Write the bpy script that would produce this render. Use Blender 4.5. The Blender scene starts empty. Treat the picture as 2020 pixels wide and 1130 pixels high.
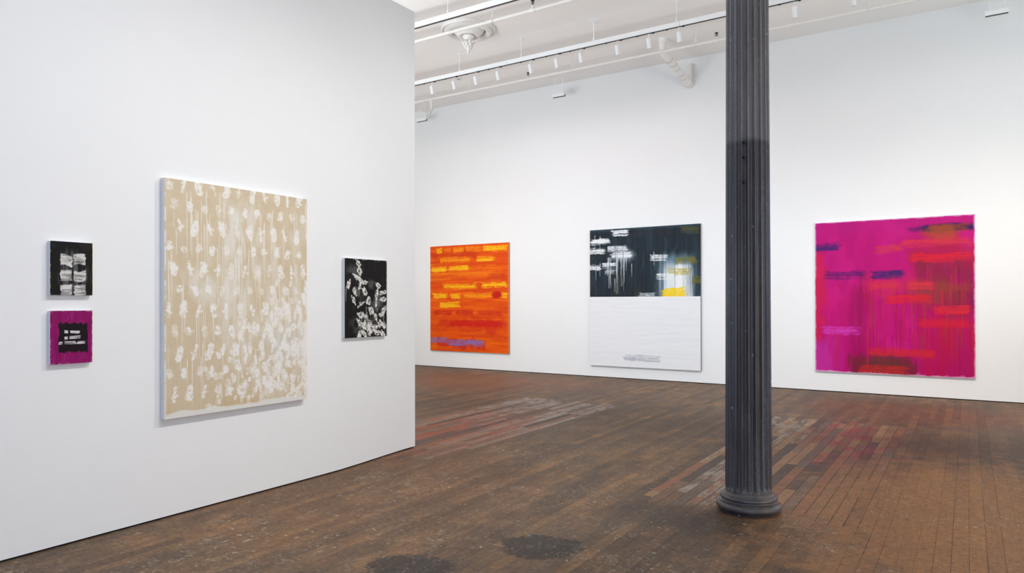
import bpy, bmesh, math, random
import numpy as np
from mathutils import Vector, Matrix

C = bpy.context.scene.collection
SC = bpy.context.scene
random.seed(7)

# ------------------------------------------------------------------ camera
F_PX, CX, CY, H = 1381.8, 1010.0, 590.7, 1.5
cam_d = bpy.data.cameras.new('camera')
cam = bpy.data.objects.new('camera', cam_d)
C.objects.link(cam)
cam_d.sensor_fit = 'HORIZONTAL'
cam_d.sensor_width = 36.0
cam_d.lens = F_PX / 2020 * 36
cam_d.shift_x = (1010 - CX) / 2020
cam_d.shift_y = (CY - 565) / 2020
r_ = Vector((0.83791667, 0.54579594, -0.00156347))
u_ = Vector((0.00330952, -0.00221631, 0.99999207))
w_ = Vector((-0.54578815, 0.8379152, 0.0036634))
cam.matrix_world = Matrix(((r_.x, u_.x, -w_.x, 0), (r_.y, u_.y, -w_.y, 0), (r_.z, u_.z, -w_.z, H), (0, 0, 0, 1)))
SC.camera = cam

# ------------------------------------------------------------------ world, lights, exposure
world = bpy.data.worlds.new('world')
SC.world = world
world.use_nodes = True
bg = world.node_tree.nodes['Background']
bg.inputs[0].default_value = (0.92, 0.955, 1.0, 1)
bg.inputs[1].default_value = 0.03
SC.view_settings.view_transform = 'Standard'
SC.view_settings.look = 'None'
SC.view_settings.exposure = 0.02
SC.view_settings.gamma = 1.0


def area(name, loc, target, sx, sy, power, col=(1, 1, 1)):
    d = bpy.data.lights.new(name, 'AREA')
    d.shape = 'RECTANGLE'
    d.size, d.size_y, d.energy, d.color = sx, sy, power, col
    o = bpy.data.objects.new(name, d)
    C.objects.link(o)
    o.location = loc
    o.rotation_euler = (Vector(target) - Vector(loc)).to_track_quat('-Z', 'Y').to_euler()
    return o


def spot(name, loc, target, power, deg, col=(1, 1, 1), blend=1.0, rad=0.03):
    d = bpy.data.lights.new(name, 'SPOT')
    d.energy, d.color, d.spot_size, d.spot_blend, d.shadow_soft_size = power, col, math.radians(deg), blend, rad
    o = bpy.data.objects.new(name, d)
    C.objects.link(o)
    o.location = loc
    o.rotation_euler = (Vector(target) - Vector(loc)).to_track_quat('-Z', 'Y').to_euler()
    return o


D_FAR = 12.687
# daylight of the street windows behind the camera
area('window_daylight', (0.5, -4.2, 2.2), (-2.0, 4, 6.5), 8, 3.6, 345, (0.38, 0.59, 1.0))
area('side_fill', (7.0, 5.5, 1.6), (-1.0, 8.0, 9.0), 10, 3.0, 440, (1.0, 0.86, 0.66))  # unseen warm fill added on the right for the partition and ceiling
# unseen fill lights added behind the partition and to the right, brightening the ceiling
area('left_ceiling_fill', (-9.0, 3.0, 1.9), (-8.6, 5.0, 6.0), 6, 4, 520, (0.90, 0.96, 1.0))
area('right_ceiling_fill', (3.6, 8.5, 1.9), (2.6, 9.0, 6.0), 4, 6, 140, (0.75, 0.94, 1.0))
# gallery lamps aimed low at the partition wall, then added fill for the far wall
for ly, yy, p in ((2.5, 0.8, 150), (3.9, 2.2, 345), (6.2, 3.8, 280), (6.9, 4.8, 260)):
    spot('partition_lamp', (-1.0, ly, 5.6), (-4.8, yy, 0.2), p * 0.97, 80, (1.0, 0.99, 0.955), 1.0, 0.02)
for xx, p, c in ((-10.5, 230, (1.0, 0.87, 0.72)), (-8.7, 330, (1.0, 0.87, 0.72)), (-6.9, 260, (0.82, 0.91, 1.0)), (-5.1, 290, (0.82, 0.91, 1.0)),
                 (-3.3, 335, (0.84, 0.91, 1.0)), (-1.5, 470, (0.88, 0.91, 0.95)), (0.3, 560, (1.0, 0.83, 0.66)), (2.1, 330, (1.0, 0.80, 0.58))):
    spot('far_wall_fill', (xx + 0.6, 6.3, 5.6), (xx, D_FAR, 0.1), p, 64, c, 1.0, 0.03)  # extra row of spots added to brighten the lower far wall
WALL_LAMP_W = 18

# ------------------------------------------------------------------ helpers
def lin(c):
    c = np.asarray(c, float) / 255.0
    return np.where(c <= 0.04045, c / 12.92, ((c + 0.055) / 1.055) ** 2.4)


def lc(r, g, b, k=1.0):
    v = lin((r, g, b)) * k
    return (float(v[0]), float(v[1]), float(v[2]), 1.0)


class G:
    """small node-graph builder"""
    def __init__(s, name):
        s.mat = bpy.data.materials.new(name)
        s.mat.use_nodes = True
        s.nt = s.mat.node_tree
        s.bsdf = s.nt.nodes['Principled BSDF']

    def put(s, sock, v):
        if isinstance(v, bpy.types.NodeSocket):
            s.nt.links.new(v, sock)
        else:
            sock.default_value = v

    def m(s, op, a, b=None, c=None, clamp=False):
        n = s.nt.nodes.new('ShaderNodeMath')
        n.operation = op
        n.use_clamp = clamp
        for i, v in enumerate((a, b, c)):
            if v is not None:
                s.put(n.inputs[i], v)
        return n.outputs[0]

    def add(s, a, b): return s.m('ADD', a, b)
    def sub(s, a, b): return s.m('SUBTRACT', a, b)
    def mul(s, a, b): return s.m('MULTIPLY', a, b)

    def step(s, x, lo, hi):
        n = s.nt.nodes.new('ShaderNodeMapRange')
        n.interpolation_type = 'SMOOTHSTEP'
        s.put(n.inputs[0], x)
        s.put(n.inputs[1], lo)
        s.put(n.inputs[2], hi)
        return n.outputs[0]

    def coords(s):
        return s.nt.nodes.new('ShaderNodeTexCoord').outputs['Object']

    def sep(s, v):
        n = s.nt.nodes.new('ShaderNodeSeparateXYZ')
        s.put(n.inputs[0], v)
        return n.outputs[0], n.outputs[1], n.outputs[2]

    def comb(s, x, y, z):
        n = s.nt.nodes.new('ShaderNodeCombineXYZ')
        for i, v in enumerate((x, y, z)):
            s.put(n.inputs[i], v)
        return n.outputs[0]

    def vmul(s, v, sc):
        n = s.nt.nodes.new('ShaderNodeVectorMath')
        n.operation = 'MULTIPLY'
        s.put(n.inputs[0], v)
        n.inputs[1].default_value = sc
        return n.outputs[0]

    def noise(s, v, scale, detail=3.0, rough=0.55, dist=0.0):
        n = s.nt.nodes.new('ShaderNodeTexNoise')
        s.put(n.inputs['Vector'], v)
        n.inputs['Scale'].default_value = scale
        n.inputs['Detail'].default_value = detail
        n.inputs['Roughness'].default_value = rough
        n.inputs['Distortion'].default_value = dist
        return n.outputs[0]

    def white(s, v):
        n = s.nt.nodes.new('ShaderNodeTexWhiteNoise')
        n.noise_dimensions = '3D'
        s.put(n.inputs['Vector'], v)
        return n.outputs['Value']

    def voro(s, v, scale):
        n = s.nt.nodes.new('ShaderNodeTexVoronoi')
        s.put(n.inputs['Vector'], v)
        n.inputs['Scale'].default_value = scale
        return n.outputs['Distance'], n.outputs['Color']

    def mix(s, f, a, b):
        n = s.nt.nodes.new('ShaderNodeMix')
        n.data_type = 'RGBA'
        s.put(n.inputs[0], f)
        s.put(n.inputs[6], a)
        s.put(n.inputs[7], b)
        return n.outputs[2]

    def ramp(s, f, stops, interp='LINEAR'):
        n = s.nt.nodes.new('ShaderNodeValToRGB')
        cr = n.color_ramp
        cr.interpolation = interp
        while len(cr.elements) < len(stops):
            cr.elements.new(0.5)
        for e, (p, c) in zip(cr.elements, stops):
            e.position = p
            e.color = c
        s.put(n.inputs[0], f)
        return n.outputs[0]

    def out(s, col=None, rough=None, spec=None, metal=None):
        for k, v in (('Base Color', col), ('Roughness', rough), ('Specular IOR Level', spec), ('Metallic', metal)):
            if v is not None:
                s.put(s.bsdf.inputs[k], v)

    def bump(s, h, strength, dist):
        n = s.nt.nodes.new('ShaderNodeBump')
        n.inputs['Strength'].default_value = strength
        n.inputs['Distance'].default_value = dist
        s.put(n.inputs['Height'], h)
        s.nt.links.new(n.outputs[0], s.bsdf.inputs['Normal'])


def painted(name, rgb, rough=0.55, var=0.03, scale=3.0, spec=0.3, bump=0.0, bscale=200.0):
    """matt paint with a slight mottling"""
    g = G(name)
    co = g.coords()
    n = g.noise(co, scale, 4)
    a = tuple(min(1, c * (1 - var)) for c in lc(*rgb)[:3]) + (1,)
    b = tuple(min(1, c * (1 + var)) for c in lc(*rgb)[:3]) + (1,)
    g.out(g.mix(n, a, b), rough, spec)
    if bump:
        g.bump(g.noise(co, bscale, 2), bump, 0.002)
    return g.mat


def obj(name, bm, mat=None, parent=None, smooth=False):
    me = bpy.data.meshes.new(name)
    bmesh.ops.recalc_face_normals(bm, faces=bm.faces)
    bm.to_mesh(me)
    bm.free()
    if mat:
        me.materials.append(mat)
    if smooth:
        me.polygons.foreach_set('use_smooth', [True] * len(me.polygons))
        me.set_sharp_from_angle(angle=math.radians(38))
    o = bpy.data.objects.new(name, me)
    C.objects.link(o)
    if parent:
        o.parent = parent
    return o


def thing(name, label, cat, loc=(0, 0, 0), group=None):
    o = bpy.data.objects.new(name, None)
    o.empty_display_size = 0.1
    C.objects.link(o)
    o.location = loc
    o['label'] = label
    o['category'] = cat
    if group:
        o['group'] = group
    return o


def box(bm, lo, hi, bevel=0.0):
    r = bmesh.ops.create_cube(bm, size=1)
    for v in r['verts']:
        v.co = Vector([(lo[i] + hi[i]) / 2 + v.co[i] * (hi[i] - lo[i]) for i in range(3)])
    if bevel:
        es = {e for v in r['verts'] for e in v.link_edges}
        bmesh.ops.bevel(bm, geom=list(es), offset=bevel, segments=2, affect='EDGES', profile=0.5)


def boxmesh(lo, hi, bevel=0.0):
    bm = bmesh.new()
    box(bm, lo, hi, bevel)
    return bm


def tube(bm, pts, rad, seg=16, cap=True):
    """swept tube through pts; rad a number or a list"""
    pts = [Vector(p) for p in pts]
    n = len(pts)
    rads = rad if isinstance(rad, (list, tuple)) else [rad] * n
    ref = None
    rings = []
    for i, p in enumerate(pts):
        if i == 0:
            t = pts[1] - p
        elif i == n - 1:
            t = p - pts[i - 1]
        else:
            t = (pts[i + 1] - p).normalized() + (p - pts[i - 1]).normalized()
        if t.length < 1e-9:
            t = pts[min(i + 1, n - 1)] - pts[max(i - 1, 0)]
        t.normalize()
        if ref is None:
            ref = t.orthogonal().normalized()
        a = (ref - t * ref.dot(t))
        a.normalize()
        ref = a
        b = t.cross(a)
        rings.append([bm.verts.new(p + (a * math.cos(2 * math.pi * k / seg) + b * math.sin(2 * math.pi * k / seg)) * rads[i]) for k in range(seg)])
    for i in range(n - 1):
        for k in range(seg):
            bm.faces.new((rings[i][k], rings[i][(k + 1) % seg], rings[i + 1][(k + 1) % seg], rings[i + 1][k]))
    if cap:
        bm.faces.new(rings[0][::-1])
        bm.faces.new(rings[-1])


def tubemesh(pts, rad, seg=16):
    bm = bmesh.new()
    tube(bm, pts, rad, seg)
    return bm


def lathe(bm, prof, seg=48, fn=None, centre=(0, 0, 0)):
    """prof: list of (r, z); fn(angle, i) multiplies the radius"""
    rings = []
    cx, cy, cz = centre
    for i, (r, z) in enumerate(prof):
        ring = []
        for k in range(seg):
            a = 2 * math.pi * k / seg
            rr = max(1e-4, r * (fn(a, i) if fn else 1.0))
            ring.append(bm.verts.new((cx + rr * math.cos(a), cy + rr * math.sin(a), cz + z)))
        rings.append(ring)
    for i in range(len(prof) - 1):
        for k in range(seg):
            bm.faces.new((rings[i][k], rings[i][(k + 1) % seg], rings[i + 1][(k + 1) % seg], rings[i + 1][k]))
    bm.faces.new(rings[0][::-1])
    bm.faces.new(rings[-1])


def lathemesh(prof, seg=48, fn=None, centre=(0, 0, 0)):
    bm = bmesh.new()
    lathe(bm, prof, seg, fn, centre)
    return bm


def arc(c, a, b, n=7):
    """quarter bend from c+a to c+b round the corner c+a+b (a, b perpendicular vectors)"""
    c, a, b = Vector(c), Vector(a), Vector(b)
    return [c + a * math.cos(t) + b * math.sin(t) for t in [math.pi / 2 * i / n for i in range(n + 1)]]


# ------------------------------------------------------------------ room dimensions
WX = -4.80      # face of the partition wall
WY_END = 5.53   # its far end
D = 12.687      # face of the far wall
ZC = 6.03       # ceiling
X0, X1, Y0 = -13.0, 7.1, -4.5


def sag(x, y):
    """the old floor dips along the partition"""
    def ss(t):
        t = min(1, max(0, t))
        return t * t * (3 - 2 * t)
    return -0.037 * ss((5.55 - y) / 1.2) * ss((-2.9 - x) / 1.4)


# ------------------------------------------------------------------ materials of the setting
def wall_material(name, rgb):
    g = G(name)
    co = g.coords()
    n = g.noise(co, 0.8, 4)
    n2 = g.noise(co, 9.0, 3)
    f = g.add(g.mul(n, 0.7), g.mul(n2, 0.3))
    g.out(g.mix(f, lc(*[c - 3 for c in rgb]), lc(*[c + 3 for c in rgb])), 0.7, 0.2)
    g.bump(g.noise(co, 160, 3), 0.06, 0.002)
    return g.mat


M_WALL = wall_material('white_wall_paint', (229, 230, 231))
M_CEIL = wall_material('ceiling_paint', (247, 243, 239))
M_CEIL_SHADE = wall_material('ceiling_shade_paint', (242, 239, 237))  # slightly greyer ceiling tone, standing in for shade near the far wall
M_GAP_SHADE = painted('gap_shade', (34, 29, 26), 0.8, 0.2, 8)  # dark colour in place of the shade under the walls
M_WHITE = painted('white_enamel', (240, 241, 242), 0.45, 0.015, 6)
M_PIPE = painted('old_white_pipe_paint', (232, 229, 224), 0.5, 0.03, 9)
M_PLASTER = painted('white_plaster', (236, 233, 229), 0.6, 0.04, 22)
M_BLACK = painted('black_plastic', (26, 26, 27), 0.5, 0.1, 20)
M_SLOT = painted('dark_track_slot', (62, 62, 64), 0.5, 0.05, 20)
M_DARKBRASS = painted('dark_sprinkler_metal', (50, 47, 44), 0.4, 0.2, 60)


def floor_material():
    g = G('old_floorboards')
    co = g.coords()
    x, y, z = g.sep(co)
    wob = g.mul(g.sub(g.noise(g.comb(g.mul(x, 0.5), g.mul(y, 0.4), 0.0), 1.5, 1), 0.5), 0.012)
    xb = g.m('DIVIDE', g.add(x, wob), 0.0885)
    b = g.m('FLOOR', xb)
    fx = g.m('FRACT', xb)
    r1 = g.white(g.comb(b, 3.7, 0.0))
    r2 = g.white(g.comb(b, 9.1, 4.0))

    def band(v, lo, hi):
        return g.mul(g.m('GREATER_THAN', v, lo), g.m('LESS_THAN', v, hi))
    # relaid areas of mixed boards, ends stepping from board to board
    yj = g.add(y, g.mul(g.m('GREATER_THAN', r2, 0.6), 0.14))
    pa = g.mul(band(b, -24.5, -7.5), band(yj, 5.12, 9.58))
    pb = g.mul(band(b, -66.5, -48.5), band(yj, 5.2, 9.4))
    patch = g.m('MAXIMUM', pa, pb)
    inv_len = g.add(0.36, g.mul(patch, 0.5))
    seg_y = g.add(g.mul(y, inv_len), g.mul(r1, 17.0))
    s = g.m('FLOOR', seg_y)
    fs = g.m('FRACT', seg_y)
    rnd = g.white(g.comb(b, s, g.mul(patch, 5.0)))
    rndb = g.white(g.comb(b, s, 21.0))
    # base boards
    big = g.noise(co, 0.55, 3, 0.6)
    mid = g.noise(co, 2.3, 5, 0.65)
    grain = g.noise(g.vmul(co, (70, 5, 1)), 1.0, 5, 0.7)
    fine = g.noise(g.vmul(co, (0.7, 1.3, 1)), 34.0, 5, 0.75)
    mot = g.noise(g.vmul(co, (5.5, 2.6, 1)), 1.0, 6, 0.72)
    t = g.add(g.add(g.mul(rnd, 0.17), g.mul(mid, 0.40)), g.add(g.mul(big, 0.25), g.mul(mot, 0.62)))
    t = g.step(t, 0.34, 1.06)
    k = FLOOR_K
    base = g.ramp(t, [(0.0, lc(50, 42, 36, k)), (0.25, lc(70, 57, 47, k)), (0.5, lc(88, 70, 55, k)),
                      (0.75, lc(110, 84, 60, k)), (1.0, lc(142, 107, 72, k))])
    # greyer worn traffic area in the middle of the room
    grey = g.mul(g.step(g.noise(co, 0.8, 6, 0.7), 0.40, 0.68), 0.7)
    base = g.mix(grey, base, lc(78, 66, 57, k))
    # relaid boards: each its own colour
    pcol_a = g.ramp(rnd, [(0.0, lc(72, 60, 54, k)), (0.17, lc(114, 88, 66, k)), (0.34, lc(104, 78, 60, k)),
                          (0.5, lc(132, 102, 74, k)), (0.66, lc(92, 80, 70, k)), (0.83, lc(118, 80, 60, k))], 'CONSTANT')
    pcol_b = g.ramp(rnd, [(0.0, lc(70, 58, 52, k)), (0.2, lc(112, 84, 66, k)), (0.4, lc(90, 68, 56, k)),
                          (0.6, lc(120, 100, 86, k)), (0.8, lc(96, 78, 66, k))], 'CONSTANT')
    # flaking pale paint on some of them
    pale_n = g.noise(g.vmul(co, (11, 3.2, 1)), 1.0, 6, 0.75)
    pale_a = g.mul(g.m('GREATER_THAN', rndb, 0.45), g.mul(g.step(pale_n, 0.46, 0.56), g.step(x, -1.25, -1.6)))
    pale_b = g.mul(g.m('GREATER_THAN', rndb, 0.42), g.mul(g.step(pale_n, 0.40, 0.54), g.step(y, 6.3, 7.4)))
    pcol_a = g.mix(g.mul(pale_a, 0.85), pcol_a, lc(140, 128, 116, k))
    pcol_b = g.mix(g.mul(pale_b, 0.85), pcol_b, lc(140, 128, 119, k))
    pcol = g.mix(pb, pcol_a, pcol_b)
    pcol = g.mix(g.mul(g.step(mid, 0.35, 0.7), 0.3), pcol, lc(70, 56, 47, k))
    col = g.mix(g.mul(patch, 0.95), base, pcol)

    # stains: soft blobs with ragged outlines
    dn = g.mul(g.sub(g.noise(co, 5.5, 6, 0.72), 0.5), 2.6)

    def blob(cx, cy, ax, ay, rot, soft=0.25, rag=1.0):
        c_, s_ = math.cos(rot), math.sin(rot)
        dx, dy = g.sub(x, cx), g.sub(y, cy)
        px = g.m('DIVIDE', g.add(g.mul(dx, c_), g.mul(dy, s_)), ax)
        py = g.m('DIVIDE', g.sub(g.mul(dy, c_), g.mul(dx, s_)), ay)
        d = g.m('SQRT', g.add(g.mul(px, px), g.mul(py, py)))
        d = g.add(d, g.mul(dn, rag))
        return g.step(d, 1.0 + soft, 1.0 - soft)
    board_var = g.mul(g.add(0.25, g.mul(g.step(rndb, 0.4, 0.6), 0.75)), g.step(g.noise(g.vmul(co, (6, 2, 1)), 1.0, 4, 0.6), 0.36, 0.58))
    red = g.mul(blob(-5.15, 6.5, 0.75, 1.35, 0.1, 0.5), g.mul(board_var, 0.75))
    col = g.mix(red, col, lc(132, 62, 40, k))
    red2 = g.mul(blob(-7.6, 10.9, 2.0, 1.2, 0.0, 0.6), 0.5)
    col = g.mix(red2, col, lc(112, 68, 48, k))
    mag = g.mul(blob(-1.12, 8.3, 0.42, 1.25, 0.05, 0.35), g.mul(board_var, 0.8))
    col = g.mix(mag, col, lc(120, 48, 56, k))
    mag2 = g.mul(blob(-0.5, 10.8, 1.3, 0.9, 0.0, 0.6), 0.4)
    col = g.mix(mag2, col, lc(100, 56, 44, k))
    dark = g.m('MAXIMUM', blob(-2.21, 3.70, 0.25, 0.21, 0.5, 0.07, 0.75), blob(-2.68, 3.02, 0.23, 0.17, 0.6, 0.10, 0.85))
    col = g.mix(g.mul(dark, 0.9), col, lc(46, 42, 40, k))
    dk2 = g.mul(blob(-1.35, 4.72, 0.75, 0.33, 0.0, 0.5, 0.6), 0.6)
    col = g.mix(dk2, col, lc(48, 40, 36, k))
    dk3 = g.mul(blob(0.55, 8.6, 1.3, 0.75, 0.1, 0.4, 0.7), 0.65)
    col = g.mix(dk3, col, lc(66, 54, 46, k))
    warm = g.mul(blob(0.0, 5.6, 1.0, 1.9, 0.0, 0.6, 0.9), 0.55)
    col = g.mix(warm, col, lc(160, 112, 68, k))
    warm2 = g.mul(blob(-4.1, 4.2, 1.0, 1.5, 0.2, 0.6, 0.7), 0.4)
    col = g.mix(warm2, col, lc(100, 70, 48, k))

    # grain and grime
    gr = g.add(g.mul(grain, 0.25), g.mul(fine, 0.75))
    shade = g.step(gr, 0.30, 0.62)
    col = g.mix(g.sub(0.6, g.mul(shade, 0.6)), col, lc(38, 29, 23, k))
    # paint flecks, drops and scratches
    area_n = g.step(g.noise(co, 1.1, 3, 0.6), 0.42, 0.62)
    near = g.step(y, 9.0, 5.0)
    d1, c1 = g.voro(g.vmul(g.add_vec(co, g.noise_vec(co, 14.0, 0.05)), (1, 1, 0)), 13.0)
    pick, pick2, _p = g.sep(c1)
    rad = g.add(0.04, g.mul(pick2, 0.14))
    specks = g.mul(g.m('LESS_THAN', d1, rad), g.m('GREATER_THAN', pick, 0.55))
    cn = g.noise(co, 7.0, 4, 0.62, 0.6)
    line = g.m('LESS_THAN', g.m('ABSOLUTE', g.sub(cn, 0.5)), 0.0075)
    line = g.mul(line, g.m('GREATER_THAN', g.noise(co, 3.3, 4, 0.7), 0.53))
    chips = g.m('MAXIMUM', g.step(g.noise(g.vmul(co, (1.5, 0.75, 1)), 19.0, 6, 0.78), 0.60, 0.615), g.step(g.noise(g.vmul(co, (0.8, 1.6, 1)), 23.0, 6, 0.78), 0.605, 0.62))
    chips = g.mul(chips, g.step(g.noise(co, 1.7, 4, 0.65), 0.43, 0.54))
    fl = g.m('MAXIMUM', g.m('MAXIMUM', g.mul(specks, 0.7), g.mul(line, 0.45)), g.mul(chips, 0.85))
    fl = g.mul(fl, g.mul(g.add(0.35, g.mul(area_n, 0.65)), g.add(0.25, g.mul(near, 0.75))))
    fl = g.mul(fl, g.sub(1.0, g.mul(patch, 0.6)))
    col = g.mix(fl, col, lc(150, 144, 128, k))
    # black specks
    d2, c2 = g.voro(g.vmul(co, (1, 1, 0)), 7.0)
    q1, q2, _q = g.sep(c2)
    bs = g.mul(g.m('LESS_THAN', d2, g.mul(q2, 0.11)), g.m('GREATER_THAN', q1, 0.72))
    col = g.mix(g.mul(bs, 0.5), col, lc(36, 30, 27, k))
    # joints between boards
    edge = g.m('MINIMUM', fx, g.sub(1.0, fx))
    jw = g.add(0.012, g.add(g.mul(patch, 0.012), g.mul(g.noise(co, 2.0, 2), 0.02)))
    joint = g.m('LESS_THAN', edge, jw)
    ends = g.m('MINIMUM', fs, g.sub(1.0, fs))
    endj = g.m('LESS_THAN', ends, g.mul(inv_len, 0.0022))
    joint = g.m('MAXIMUM', joint, endj)
    filler = g.mul(g.m('GREATER_THAN', g.noise(g.vmul(co, (8, 2, 1)), 1.0, 3), 0.56), area_n)
    jcol = g.mix(g.mul(filler, 0.55), lc(20, 16, 14, k), lc(122, 112, 92, k))
    jst = g.add(0.22, g.mul(g.step(g.add(g.mul(r1, 0.6), g.mul(g.noise(g.vmul(co, (3, 0.8, 1)), 1.0, 4, 0.7), 0.7)), 0.5, 0.9), 0.62))
    jst = g.m('MAXIMUM', jst, g.mul(patch, 0.75))
    col = g.mix(g.mul(joint, jst), col, jcol)
    rough = g.add(0.52, g.add(g.mul(mid, 0.16), g.mul(fl, 0.1)))
    g.out(col, rough, 0.22)
    h = g.sub(g.add(g.mul(gr, 0.25), g.mul(rnd, 0.25)), joint)
    g.bump(h, 0.35, 0.003)
    return g.mat


def _add_vec(s, a, b):
    n = s.nt.nodes.new('ShaderNodeVectorMath')
    n.operation = 'ADD'
    s.put(n.inputs[0], a)
    s.put(n.inputs[1], b)
    return n.outputs[0]


def _noise_vec(s, v, scale, amp):
    n = s.nt.nodes.new('ShaderNodeTexNoise')
    s.put(n.inputs['Vector'], v)
    n.inputs['Scale'].default_value = scale
    n.inputs['Detail'].default_value = 2
    return s.vmul(n.outputs['Color'], (amp, amp, amp))


G.add_vec, G.noise_vec = _add_vec, _noise_vec
FLOOR_K = 1.6

# ------------------------------------------------------------------ the setting
def struct(name, bm, m):
    o = obj(name, bm, m)
    o['kind'] = 'structure'
    return o


bm = bmesh.new()
nx, ny = 80, 72
gv = []
for j in range(ny + 1):
    row = []
    yy = Y0 + (D + 0.1 - Y0) * j / ny
    for i in range(nx + 1):
        xx = X0 + (X1 - X0) * i / nx
        row.append(bm.verts.new((xx, yy, sag(xx, yy))))
    gv.append(row)
for j in range(ny):
    for i in range(nx):
        bm.faces.new((gv[j][i], gv[j][i + 1], gv[j + 1][i + 1], gv[j + 1][i]))
fo = struct('floor', bm, floor_material())
fo.data.polygons.foreach_set('use_smooth', [True] * len(fo.data.polygons))

struct('ceiling', boxmesh((X0, Y0, ZC), (X1, D + 0.2, ZC + 0.15)), M_CEIL)
struct('wall_far', boxmesh((X0, D, 0.014), (X1, D + 0.2, ZC + 0.15)), M_WALL)

struct('wall_back', boxmesh((X0, Y0 - 0.2, 0.0), (X1 + 0.1, Y0, ZC + 0.15)), M_WALL)
struct('wall_end', boxmesh((X0 - 0.2, Y0 - 0.2, 0.0), (X0, D, ZC + 0.15)), M_WALL)
struct('wall_right', boxmesh((X1 + 0.1, Y0 - 0.2, 0.0), (X1 + 0.3, D, ZC + 0.15)), M_WALL)
struct('trim_3', boxmesh((X0, 12.12, ZC - 0.012), (X1, D, ZC), 0.004), M_CEIL_SHADE)  # thin band added to the ceiling to carry the painted shade
# partition wall: a thick free-standing slab whose lower edge follows the floor
bm = bmesh.new()
ys = [Y0, 0.0, 1.5, 2.5, 3.5, 4.2, 4.5, 4.8, 5.1, 5.3, 5.44, WY_END]
cols = []
for yy in ys:
    zb = sag(WX, yy) + 0.013
    cols.append([bm.verts.new(p) for p in ((WX, yy, zb), (WX, yy, 4.51), (WX - 0.2, yy, 4.51), (WX - 0.2, yy, zb))])
for a, b in zip(cols[:-1], cols[1:]):
    for k in range(4):
        bm.faces.new((a[k], a[(k + 1) % 4], b[(k + 1) % 4], b[k]))
bm.faces.new(cols[0])
bm.faces.new(cols[-1][::-1])
bmesh.ops.recalc_face_normals(bm, faces=bm.faces)
ee = [e for e in bm.edges if all(abs(v.co.y - WY_END) < 1e-6 for v in e.verts) and abs(e.verts[0].co.z - e.verts[1].co.z) > 1] + \
     [e for e in bm.edges if all(abs(v.co.z - 4.51) < 1e-6 and abs(v.co.x - WX) < 1e-6 for v in e.verts)]
bmesh.ops.bevel(bm, geom=ee, offset=0.004, segments=2, affect='EDGES', profile=0.5)
struct('wall_left', bm, M_WALL)
# dark strips in the gap under both walls, its shade put into their colour
bm = bmesh.new()
rec = []
for yy in ys[:-1] + [WY_END - 0.03]:
    zb = sag(WX, yy)
    rec.append([bm.verts.new(p) for p in ((WX - 0.012, yy, zb - 0.004), (WX - 0.012, yy, zb + 0.013), (WX - 0.19, yy, zb + 0.013), (WX - 0.19, yy, zb - 0.004))])
for a, b in zip(rec[:-1], rec[1:]):
    for k in range(4):
        bm.faces.new((a[k], a[(k + 1) % 4], b[(k + 1) % 4], b[k]))
bm.faces.new(rec[0])
bm.faces.new(rec[-1][::-1])
struct('trim_1', bm, M_GAP_SHADE)
struct('trim_2', boxmesh((X0, D + 0.012, -0.004), (X1, D + 0.18, 0.014)), M_GAP_SHADE)

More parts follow.
